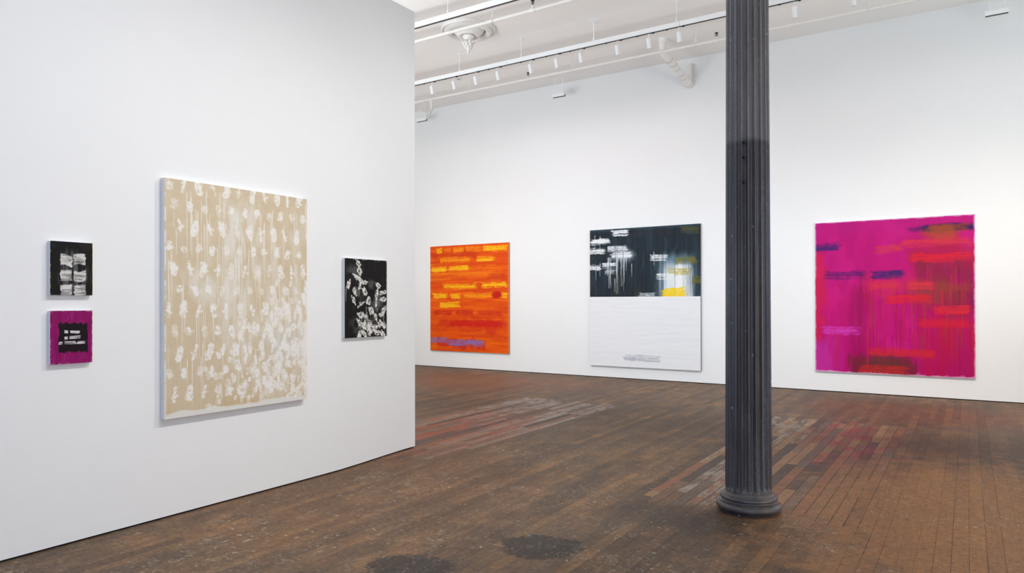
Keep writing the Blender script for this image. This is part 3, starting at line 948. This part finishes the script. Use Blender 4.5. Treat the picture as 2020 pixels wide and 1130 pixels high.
# ------------------------------------------------------------------ iron column
def iron_material(name='painted_cast_iron', k=1.65):
    g = G(name)
    co = g.coords()
    x, y, z = g.sep(co)
    n1 = g.noise(g.vmul(co, (6, 6, 1.2)), 1.0, 5, 0.6)
    n2 = g.noise(co, 60, 4, 0.7)
    zj = g.add(z, g.mul(g.sub(g.noise(co, 9, 3), 0.5), 0.05))
    up = g.step(zj, 2.62, 2.66)                     # a greyer tone above the joint
    low = g.ramp(g.add(g.mul(n1, 0.7), g.mul(n2, 0.3)), [(0.3, lc(42, 38, 38, k)), (0.52, lc(60, 57, 58, k)), (0.75, lc(94, 92, 95, k))])
    high = g.ramp(g.add(g.mul(n1, 0.7), g.mul(n2, 0.3)), [(0.3, lc(90, 86, 83)), (0.52, lc(116, 112, 110)), (0.75, lc(148, 144, 142))])
    col = g.mix(up, low, high)
    rust = g.mul(g.step(g.noise(co, 18, 5, 0.7), 0.60, 0.72), 0.35)
    col = g.mix(rust, col, lc(74, 52, 46))
    d1, c1 = g.voro(g.vmul(co, (1, 1, 0.5)), 26.0)
    p1, p2, _ = g.sep(c1)
    chip = g.mul(g.m('LESS_THAN', d1, g.mul(p2, 0.13)), g.m('GREATER_THAN', p1, 0.5))
    streak = g.step(g.noise(g.vmul(co, (40, 40, 5)), 1.0, 4, 0.7), 0.70, 0.76)
    chip = g.m('MAXIMUM', chip, g.mul(streak, 0.6))
    col = g.mix(g.mul(chip, 0.8), col, lc(185, 180, 175))
    g.out(col, g.add(0.24, g.mul(n2, 0.24)), 0.6)
    g.bump(g.add(n2, g.mul(n1, 0.5)), 0.2, 0.004)
    return g.mat


M_IRON = iron_material()
M_IRON_BASE = iron_material('worn_cast_iron', 1.5)
KX, KY = -1.334, 5.172
col_t = thing('iron_column', 'dark grey fluted cast iron column on a round moulded base', 'column', (KX, KY, 0))
NF = 20
SEG = NF * 12


def flute(a, depth=0.15):
    p = (a / (2 * math.pi) * NF + 0.18) % 1.0
    if p < 0.22:
        return 1.0
    q = (p - 0.22) / 0.78
    return 1.0 - depth * math.sin(math.pi * q) ** 0.62


zs = [0.128, 0.132, 0.15, 0.158, 0.17, 0.19, 0.5, 1.0, 1.5, 2.0, 2.5, 2.625, 2.632, 2.639, 2.646, 3.2, 4.0, 5.0, 5.7, 5.72, ZC]
prof = [(0.1605 - 0.0040 * (z - 0.13), z) for z in zs]


def shaft_fn(a, i):
    z = zs[i]
    k = min(1, max(0, (z - 0.150) / 0.035)) ** 0.5
    if z > 5.71:
        k = 0
    f = 1 - (1 - flute(a)) * k
    if abs(z - 2.6355) < 0.006:
        f -= 0.004
    return f


sh = obj('shaft', lathemesh(prof, SEG, shaft_fn), M_IRON, col_t, True)
base_prof = [(0.195, 0.0), (0.2, 0.012), (0.212, 0.018), (0.2235, 0.030), (0.2265, 0.042), (0.2235, 0.055), (0.212, 0.065), (0.203, 0.068), (0.2025, 0.073),
             (0.193, 0.076), (0.187, 0.083), (0.186, 0.089), (0.190, 0.092), (0.198, 0.095), (0.2015, 0.103), (0.199, 0.112), (0.190, 0.1185), (0.182, 0.120), (0.181, 0.1235),
             (0.172, 0.127), (0.165, 0.136), (0.1615, 0.142), (0.150, 0.143)]
obj('base', lathemesh(base_prof, 96), M_IRON_BASE, col_t, True)
# three old bolt holes in one fillet that faces the camera
ang0 = math.atan2(-KY, -KX) - 0.18
for hz in (2.62, 2.515, 2.34):
    rr = 0.1605 - 0.0040 * (hz - 0.13)
    bm = bmesh.new()
    lathe(bm, [(0.0095, -0.010), (0.0115, 0.0005), (0.0085, 0.0018), (0.007, -0.004)], 16)
    hole = obj('bolt_hole', bm, M_BLACK, col_t)
    hole.location = (rr * math.cos(ang0) * 0.999, rr * math.sin(ang0) * 0.999, hz)
    hole.rotation_euler = Vector((math.cos(ang0), math.sin(ang0), 0)).to_track_quat('Z', 'Y').to_euler()

# ------------------------------------------------------------------ lighting tracks
def track(label, y, x0, x1, zb, h, w, rods, joints):
    t = thing('lighting_track', label, 'lighting track', ((x0 + x1) / 2, y, ZC))
    cx = (x0 + x1) / 2
    z0 = zb - ZC
    # a channel: two cheeks and a web, dark slot in between
    js = [x0] + joints + [x1]
    bm = bmesh.new()
    for a, b in zip(js[:-1], js[1:]):
        a, b = a - cx + 0.002, b - cx - 0.002
        box(bm, (a, -w / 2, z0), (b, -w / 2 + 0.006, z0 + h))
        box(bm, (a, w / 2 - 0.006, z0), (b, w / 2, z0 + h))
        box(bm, (a, -w / 2 + 0.006, z0 + h - 0.02), (b, w / 2 - 0.006, z0 + h - 0.001))
    obj('rail', bm, M_WHITE, t)
    obj('slot', boxmesh((x0 - cx + 0.005, -w / 2 + 0.004, z0 - 0.004), (x1 - cx - 0.005, w / 2 - 0.004, z0 + 0.03)), M_SLOT, t)
    for rx, rad, cr in rods:
        obj('hanging_rod', tubemesh([(rx - cx, 0, z0 + h - 0.002), (rx - cx, 0, -0.004)], rad, 10), M_WHITE, t, True)
        obj('rod_gripper', tubemesh([(rx - cx, 0, z0 + h), (rx - cx, 0, z0 + h + 0.055)], rad + 0.0045, 12), M_WHITE, t, True)
        obj('ceiling_rose', lathemesh([(cr, 0.0), (cr, -0.006), (cr * 0.8, -0.010), (rad + 0.006, -0.014), (rad + 0.004, -0.022), (rad, -0.024)], 24, None, (rx - cx, 0, 0)), M_WHITE, t, True)
    return t


track('long white lighting track carrying the row of spotlights, nearer the far wall', 10.19, -12.6, 2.8, 5.637, 0.074, 0.045,
      [(-11.7, 0.005, 0.035), (-10.4, 0.005, 0.035), (-9.1, 0.005, 0.035), (-7.775, 0.005, 0.035), (-6.44, 0.005, 0.035), (-5.055, 0.011, 0.085), (-3.672, 0.005, 0.035), (-2.3, 0.005, 0.035), (-0.95, 0.005, 0.035), (0.4, 0.005, 0.035), (1.75, 0.005, 0.035)],
      [-9.6, -6.72, -3.62, -0.7])
track('bare white lighting track without spotlights, passing in front of the ceiling rose', 8.11, -12.6, 2.8, 5.660, 0.082, 0.045,
      [(-11.7, 0.006, 0.035), (-10.4, 0.006, 0.035), (-9.1, 0.006, 0.035), (-7.75, 0.006, 0.035), (-6.4, 0.006, 0.035), (-5.05, 0.006, 0.035), (-3.7, 0.006, 0.035), (-2.35, 0.006, 0.035), (-1.0, 0.006, 0.035), (0.35, 0.006, 0.035)],
      [-9.6, -6.74, -3.6, -0.7])

# ------------------------------------------------------------------ spotlights on the far track
SPOT_X = [-8.43, -7.91, -7.42, -6.935, -6.26, -5.75, -5.295, -4.645, -4.115, -3.635, -1.995, -1.26]
NTH = ['first', 'second', 'third', 'fourth', 'fifth', 'sixth', 'seventh', 'eighth', 'ninth', 'tenth']


def spotlight(x, label):
    zt = 5.637
    t = thing('track_spotlight', label, 'spotlight', (x, 10.19, zt), 'spotlights on the far track')
    obj('stem', tubemesh([(0, 0, -0.005), (0, 0, -0.085)], 0.0055, 10), M_WHITE, t, True)
    bm = boxmesh((0.055, -0.014, -0.017), (0.085, 0.014, -0.005), 0.003)
    obj('adapter', bm, M_BLACK, t)
    obj('adapter', boxmesh((-0.20, -0.012, -0.015), (-0.18, 0.012, -0.005), 0.003), M_BLACK, t)
    # tilted cylinder: aims down and at the wall
    ax = Vector((0.0, 0.34, -1.0)).normalized()
    top = Vector((0.0, -0.012, -0.075))
    L_, R_ = 0.155, 0.034
    pts = [top, top + ax * 0.004, top + ax * (L_ - 0.004), top + ax * L_]
    bm = bmesh.new()
    tube(bm, pts, [R_ - 0.004, R_, R_, R_ - 0.002], 24)
    obj('lamp_housing', bm, M_WHITE, t, True)
    e = top + ax * (L_ + 0.0005)
    obj('lamp_mouth', tubemesh([e - ax * 0.001, e + ax * 0.0006], R_ - 0.006, 20), M_BLACK, t)
    lp = Vector((x, 10.19, zt)) + top + ax * (L_ + 0.03)
    s = spot('wall_lamp', lp, (x, D, 2.6), WALL_LAMP_W, 120, (1.0, 0.88, 0.86), 1.0, 0.03)
    return t


for i, sx in enumerate(SPOT_X):
    if i < 10:
        lab = 'white cylinder spotlight on the far track, %s along from the partition edge' % NTH[i]
    elif i == 10:
        lab = 'white cylinder spotlight on the far track, nearest right of the iron column'
    else:
        lab = 'white cylinder spotlight at the top edge, second right of the iron column'
    spotlight(sx, lab)
for sx in (-11.2, -10.3, -9.4, -0.4, 0.6, 1.6):
    spot('wall_lamp', (sx, 10.25, 5.45), (sx, D, 2.6), WALL_LAMP_W, 120, (1.0, 0.88, 0.86), 1.0, 0.03)

# ------------------------------------------------------------------ short track stubs hung by the far wall
def stub(x0, x1, z0, label):
    w, h = 0.05, 0.066
    cx = (x0 + x1) / 2
    t = thing('track_stub', label, 'track segment', (cx, 12.3, ZC), 'short track segments by the far wall')
    hw = (x1 - x0) / 2
    zb = z0 - ZC
    bm = bmesh.new()
    box(bm, (-hw, -w / 2, zb), (hw, -w / 2 + 0.005, zb + h))
    box(bm, (-hw, w / 2 - 0.005, zb), (hw, w / 2, zb + h))
    box(bm, (-hw, -w / 2 + 0.005, zb + h - 0.02), (hw, w / 2 - 0.005, zb + h - 0.001))
    obj('rail', bm, M_WHITE, t)
    obj('slot', boxmesh((-hw + 0.004, -w / 2 + 0.004, zb - 0.005), (hw - 0.004, w / 2 - 0.004, zb + 0.03)), M_SLOT, t)
    for rx, rr in ((-hw + 0.05, 0.005), (hw - 0.05, 0.008)):
        obj('hanging_rod', tubemesh([(rx, 0, zb + h - 0.002), (rx, 0, -0.004)], rr, 10), M_WHITE, t, True)
        obj('ceiling_rose', lathemesh([(0.036, 0), (0.036, -0.006), (0.014, -0.012), (rr, -0.016)], 20, None, (rx, 0, 0)), M_WHITE, t, True)
    return t


stub(-10.612, -10.319, 5.640, 'short white track segment on two rods, beside the partition edge')
stub(-7.018, -6.742, 5.622, 'short white track segment on two rods, high above the gap left of the two-panel canvas')
stub(0.217, 0.501, 5.644, 'short white track segment on two rods, in the top right corner')

# ------------------------------------------------------------------ sprinkler pipes
def coupling(bm, p, axis, r, L_):
    p, axis = Vector(p), Vector(axis).normalized()
    tube(bm, [p - axis * L_ / 2, p - axis * (L_ / 2 - 0.004), p + axis * (L_ / 2 - 0.004), p + axis * L_ / 2], [r * 0.93, r, r, r * 0.93], 18)


def hanger(t, p, r, zc):
    x, y, z = p
    obj('hanger_rod', tubemesh([(x, y, z + r + 0.02), (x, y, zc)], 0.006, 10), M_PIPE, t, True)
    obj('hanger_socket', tubemesh([(x, y, z + r + 0.03), (x, y, z + r + 0.085)], 0.013, 12), M_PIPE, t, True)
    bm = bmesh.new()
    ring = [(x, y + (r + 0.006) * math.cos(a), z + (r + 0.006) * math.sin(a) + 0.001) for a in np.linspace(0, 2 * math.pi, 21)]
    tube(bm, ring, 0.004, 8, False)
    tube(bm, [(x, y, z + r + 0.004), (x, y, z + r + 0.035)], 0.006, 8)
    obj('hanger_loop', bm, M_PIPE, t, True)


def sprinkler_head(t, p, r, up=True):
    x, y, z = p
    s = 1 if up else -1
    z1 = z + s * (r + 0.012)
    bm = bmesh.new()
    lathe(bm, [(0.018, 0), (0.018, s * 0.02), (0.011, s * 0.024), (0.011, s * 0.03)], 12, None, (x, y, z1))
    obj('sprinkler_neck', bm, M_PIPE, t, True)
    bm = bmesh.new()
    zb = z1 + s * 0.03
    for q in (-1, 1):
        tube(bm, [(x + q * 0.008, y, zb), (x + q * 0.02, y, zb + s * 0.016), (x + q * 0.018, y, zb + s * 0.032), (x, y, zb + s * 0.046)], 0.005, 8)
    tube(bm, [(x, y, zb), (x, y, zb + s * 0.046)], 0.0055, 8)
    lathe(bm, [(0.007, s * 0.044), (0.009, s * 0.052), (0.030, s * 0.056), (0.030, s * 0.061), (0.006, s * 0.064)], 16, None, (x, y, zb))
    obj('sprinkler_head', bm, M_DARKBRASS, t, True)


PY, PZ, PR = 11.40, 5.765, 0.024
t = thing('sprinkler_pipe', 'thin white sprinkler pipe running along the far wall side of the ceiling', 'pipe', (0, 0, 0))
obj('pipe', tubemesh([(-12.6, PY, PZ), (4.0, PY, PZ)], PR, 18), M_PIPE, t, True)
for fx in (-9.44, -7.05, -3.45, -1.0):
    bm = bmesh.new()
    coupling(bm, (fx, PY, PZ), (1, 0, 0), PR + 0.008, 0.075)
    obj('coupling', bm, M_PIPE, t, True)
for hx in (-11.0, -8.43, -6.1, -3.777, -1.2):
    hanger(t, (hx, PY, PZ), PR, ZC)
bm = bmesh.new()
rb = 0.07
down = [(-9.44, PY, PZ), (-9.44, PY, 5.475 + rb)] + arc((-9.44, PY - rb, 5.475 + rb), (0, rb, 0), (0, 0, -rb))[1:] + [(-9.44, 3.5, 5.475)]
tube(bm, down, 0.029, 18)
coupling(bm, (-9.44, PY, PZ - 0.055), (0, 0, 1), 0.042, 0.06)
coupling(bm, (-9.44, PY, 5.475 + rb + 0.01), (0, 0, 1), 0.037, 0.045)
coupling(bm, (-9.44, PY - rb - 0.01, 5.475), (0, 1, 0), 0.038, 0.045)
obj('branch_pipe', bm, M_PIPE, t, True)
sprinkler_head(t, (-7.05, PY, PZ), PR)
sprinkler_head(t, (-3.43, PY, PZ), PR)

t = thing('sprinkler_pipe', 'white sprinkler pipe crossing below the ornate ceiling rose', 'pipe', (0, 0, 0))
P2Y, P2Z, P2R = 8.75, 5.772, 0.026
obj('pipe', tubemesh([(-12.6, P2Y, P2Z), (4.0, P2Y, P2Z)], P2R, 18), M_PIPE, t, True)
bm = bmesh.new()
coupling(bm, (-5.33, P2Y, P2Z), (1, 0, 0), P2R + 0.009, 0.085)
coupling(bm, (-5.33, P2Y, P2Z + 0.03), (0, 0, 1), 0.022, 0.04)
obj('coupling', bm, M_PIPE, t, True)
bm = bmesh.new()
coupling(bm, (-9.0, P2Y, P2Z), (1, 0, 0), P2R + 0.009, 0.085)
obj('coupling', bm, M_PIPE, t, True)
hanger(t, (-6.036, P2Y, P2Z), P2R, ZC)
hanger(t, (-8.6, P2Y, P2Z), P2R, ZC)
hanger(t, (-3.4, P2Y, P2Z), P2R, ZC)
sprinkler_head(t, (-5.33, P2Y, P2Z), P2R + 0.012)

# ------------------------------------------------------------------ lagged waste pipe from ceiling to wall
t = thing('lagged_pipe', 'thick white wrapped pipe bending from the ceiling down into the far wall', 'pipe', (-4.391, 11.5, ZC))
off = Vector((-4.391, 11.5, ZC))
A = Vector((-4.391, 11.5, ZC))
Bp = Vector((-4.385, 11.52, 5.80))
E_ = Vector((-4.316, 12.55, 5.545))
pts = [A, Vector((-4.391, 11.5, 5.93)), Vector((-4.390, 11.502, 5.87)), Vector((-4.388, 11.515, 5.82)), Vector((-4.384, 11.56, 5.785)), Vector((-4.378, 11.64, 5.765))]
nseg = 14
for i in range(1, nseg + 1):
    q = Vector((-4.378, 11.64, 5.765)).lerp(E_, i / nseg)
    pts.append(q)
rads = []
for i in range(len(pts)):
    rads.append(0.068 if i < 2 else 0.066 + 0.0035 * math.sin(i * 2.4) - 0.006 * max(0, (i - 6)) / 14)
bm = bmesh.new()
fine_pts, fine_r = [], []
for i in range(len(pts) - 1):
    for q in range(3):
        fine_pts.append(pts[i].lerp(pts[i + 1], q / 3) - off)
        fine_r.append(rads[i] * (1 - q / 3) + rads[i + 1] * q / 3)
fine_pts.append(pts[-1] - off)
fine_r.append(rads[-1])
tube(bm, fine_pts, fine_r, 24)
obj('wrapped_pipe', bm, M_PLASTER, t, True)
obj('ceiling_collar', lathemesh([(0.0725, 0.0), (0.0725, -0.055), (0.069, -0.062), (0.066, -0.064)], 28), M_WHITE, t, True)
M_SEAM = painted('lagging_seam', (150, 146, 141), 0.7, 0.2, 30)
dirn = (E_ - Vector((-4.378, 11.64, 5.765))).normalized()
for f in (0.12, 0.3, 0.46, 0.66, 0.8):
    cpt = Vector((-4.378, 11.64, 5.765)).lerp(E_, f) - off
    rr = 0.0645 - 0.006 * f
    tilt = (dirn + Vector((0.12 * math.sin(9 * f), 0, 0.2 * math.cos(7 * f)))).normalized()
    a = tilt.orthogonal().normalized()
    b = tilt.cross(a)
    bm = bmesh.new()
    tube(bm, [cpt + (a * math.cos(k) + b * math.sin(k)) * (rr + 0.004) for k in np.linspace(0.4 + f, 3.4 + 2 * f, 22)], 0.0028, 6)
    obj('lagging_seam', bm, M_SEAM, t, True)
bm = bmesh.new()
tube(bm, [E_ - off - dirn * 0.01, E_ - off + Vector((0.001, 0.04, -0.015)), E_ - off + Vector((0.002, 0.09, -0.02)), E_ - off + Vector((0.002, 0.137, -0.02))], [0.070, 0.074, 0.070, 0.064], 24)
obj('wall_elbow', bm, M_PIPE, t, True)
bm = bmesh.new()
vx, vy = -4.29, 12.62
tube(bm, [(vx - off.x, vy - off.y, 5.57 - ZC), (vx - off.x, vy - off.y, 5.84 - ZC), (vx - off.x, vy - off.y + 0.015, 5.868 - ZC), (vx - off.x, vy - off.y + 0.067, 5.878 - ZC)], 0.034, 18)
coupling(bm, (vx - off.x, vy - off.y, 5.83 - ZC), (0, 0, 1), 0.040, 0.03)
obj('vent_branch', bm, M_PIPE, t, True)

# ------------------------------------------------------------------ ornate plaster ceiling rose with pendant
MX, MY = -6.937, 9.337
t = thing('ceiling_medallion', 'ornate white plaster ceiling rose with a leafy hanging pendant', 'ceiling rose', (MX, MY, ZC))


def ringmod(n, amp):
    return lambda a, i: 1.0 + (amp * abs(math.sin(n * a / 2)) if i in (4, 5, 8, 9) else 0)


obj('outer_ring', lathemesh([(0.445, 0.0), (0.448, -0.026), (0.436, -0.042), (0.424, -0.044), (0.415, -0.030), (0.407, -0.030), (0.396, -0.056), (0.378, -0.080), (0.348, -0.092),
                             (0.322, -0.086), (0.303, -0.064), (0.290, -0.028), (0.286, 0.0)], 160, lambda a, i: 1.0 + (0.010 * abs(math.sin(28 * a)) if i in (1, 2) else (0.016 * abs(math.sin(20 * a)) if i in (9, 10) else 0))), M_PLASTER, t, True)
obj('inner_bowl', lathemesh([(0.255, 0.0), (0.262, -0.012), (0.262, -0.026), (0.245, -0.045), (0.215, -0.070), (0.190, -0.095), (0.180, -0.112), (0.182, -0.124), (0.172, -0.130),
                             (0.150, -0.128), (0.120, -0.112), (0.090, -0.095), (0.070, -0.090)], 120, lambda a, i: 1.0 + (0.03 * abs(math.sin(8 * a)) if 2 <= i <= 6 else 0)), M_PLASTER, t, True)
obj('pendant_neck', lathemesh([(0.060, -0.085), (0.092, -0.112), (0.098, -0.124), (0.094, -0.132), (0.074, -0.158), (0.056, -0.182), (0.050, -0.200), (0.052, -0.210)], 48), M_PLASTER, t, True)
# leafy drop: three tiers of curling leaves round a tapering stem
bm = bmesh.new()
lathe(bm, [(0.050, -0.205), (0.078, -0.218), (0.082, -0.232), (0.070, -0.262), (0.058, -0.285), (0.046, -0.310), (0.034, -0.330), (0.024, -0.340)], 36)
obj('pendant_drop', bm, M_PLASTER, t, True)
for tier, (zr, rad, n, ll) in enumerate(((-0.222, 0.088, 9, 0.060), (-0.268, 0.070, 8, 0.052), (-0.306, 0.050, 7, 0.042))):
    for k in range(n):
        a = 2 * math.pi * (k + 0.5 * (tier % 2)) / n
        ca, sa = math.cos(a), math.sin(a)
        bm = bmesh.new()
        lp = [(rad * 0.80, zr - ll * 0.75), (rad * 0.95, zr - ll * 0.35), (rad * 1.02, zr), (rad * 1.16, zr + 0.008), (rad * 1.28, zr - 0.006), (rad * 1.24, zr - 0.018)]
        tube(bm, [(r * ca, r * sa, zz) for r, zz in lp], [ll * 0.10, ll * 0.26, ll * 0.28, ll * 0.24, ll * 0.17, ll * 0.08], 8)
        obj('acanthus_leaf', bm, M_PLASTER, t, True)
obj('finial', lathemesh([(0.024, -0.335), (0.030, -0.345), (0.024, -0.354), (0.015, -0.362), (0.018, -0.374), (0.027, -0.386), (0.027, -0.394), (0.018, -0.404), (0.010, -0.412), (0.004, -0.420)], 24), M_PLASTER, t, True)

# ------------------------------------------------------------------ small plates on the ceiling
t = thing('ceiling_plate', 'small round white cover plate on the ceiling behind the second spotlight', 'cover plate', (-8.646, 11.292, ZC))
obj('plate', lathemesh([(0.072, 0.0), (0.072, -0.006), (0.066, -0.010), (0.030, -0.008), (0.024, -0.014), (0.010, -0.014)], 28), M_PIPE, t, True)
obj('centre_boss', lathemesh([(0.022, -0.010), (0.022, -0.020), (0.012, -0.024)], 16), M_SEAM, t, True)
t = thing('ceiling_plate', 'tiny round plate on the ceiling beside the thick wrapped pipe', 'cover plate', (-4.30, 11.86, ZC))
obj('plate', lathemesh([(0.034, 0.0), (0.034, -0.006), (0.020, -0.010), (0.008, -0.012)], 20), M_PIPE, t, True)
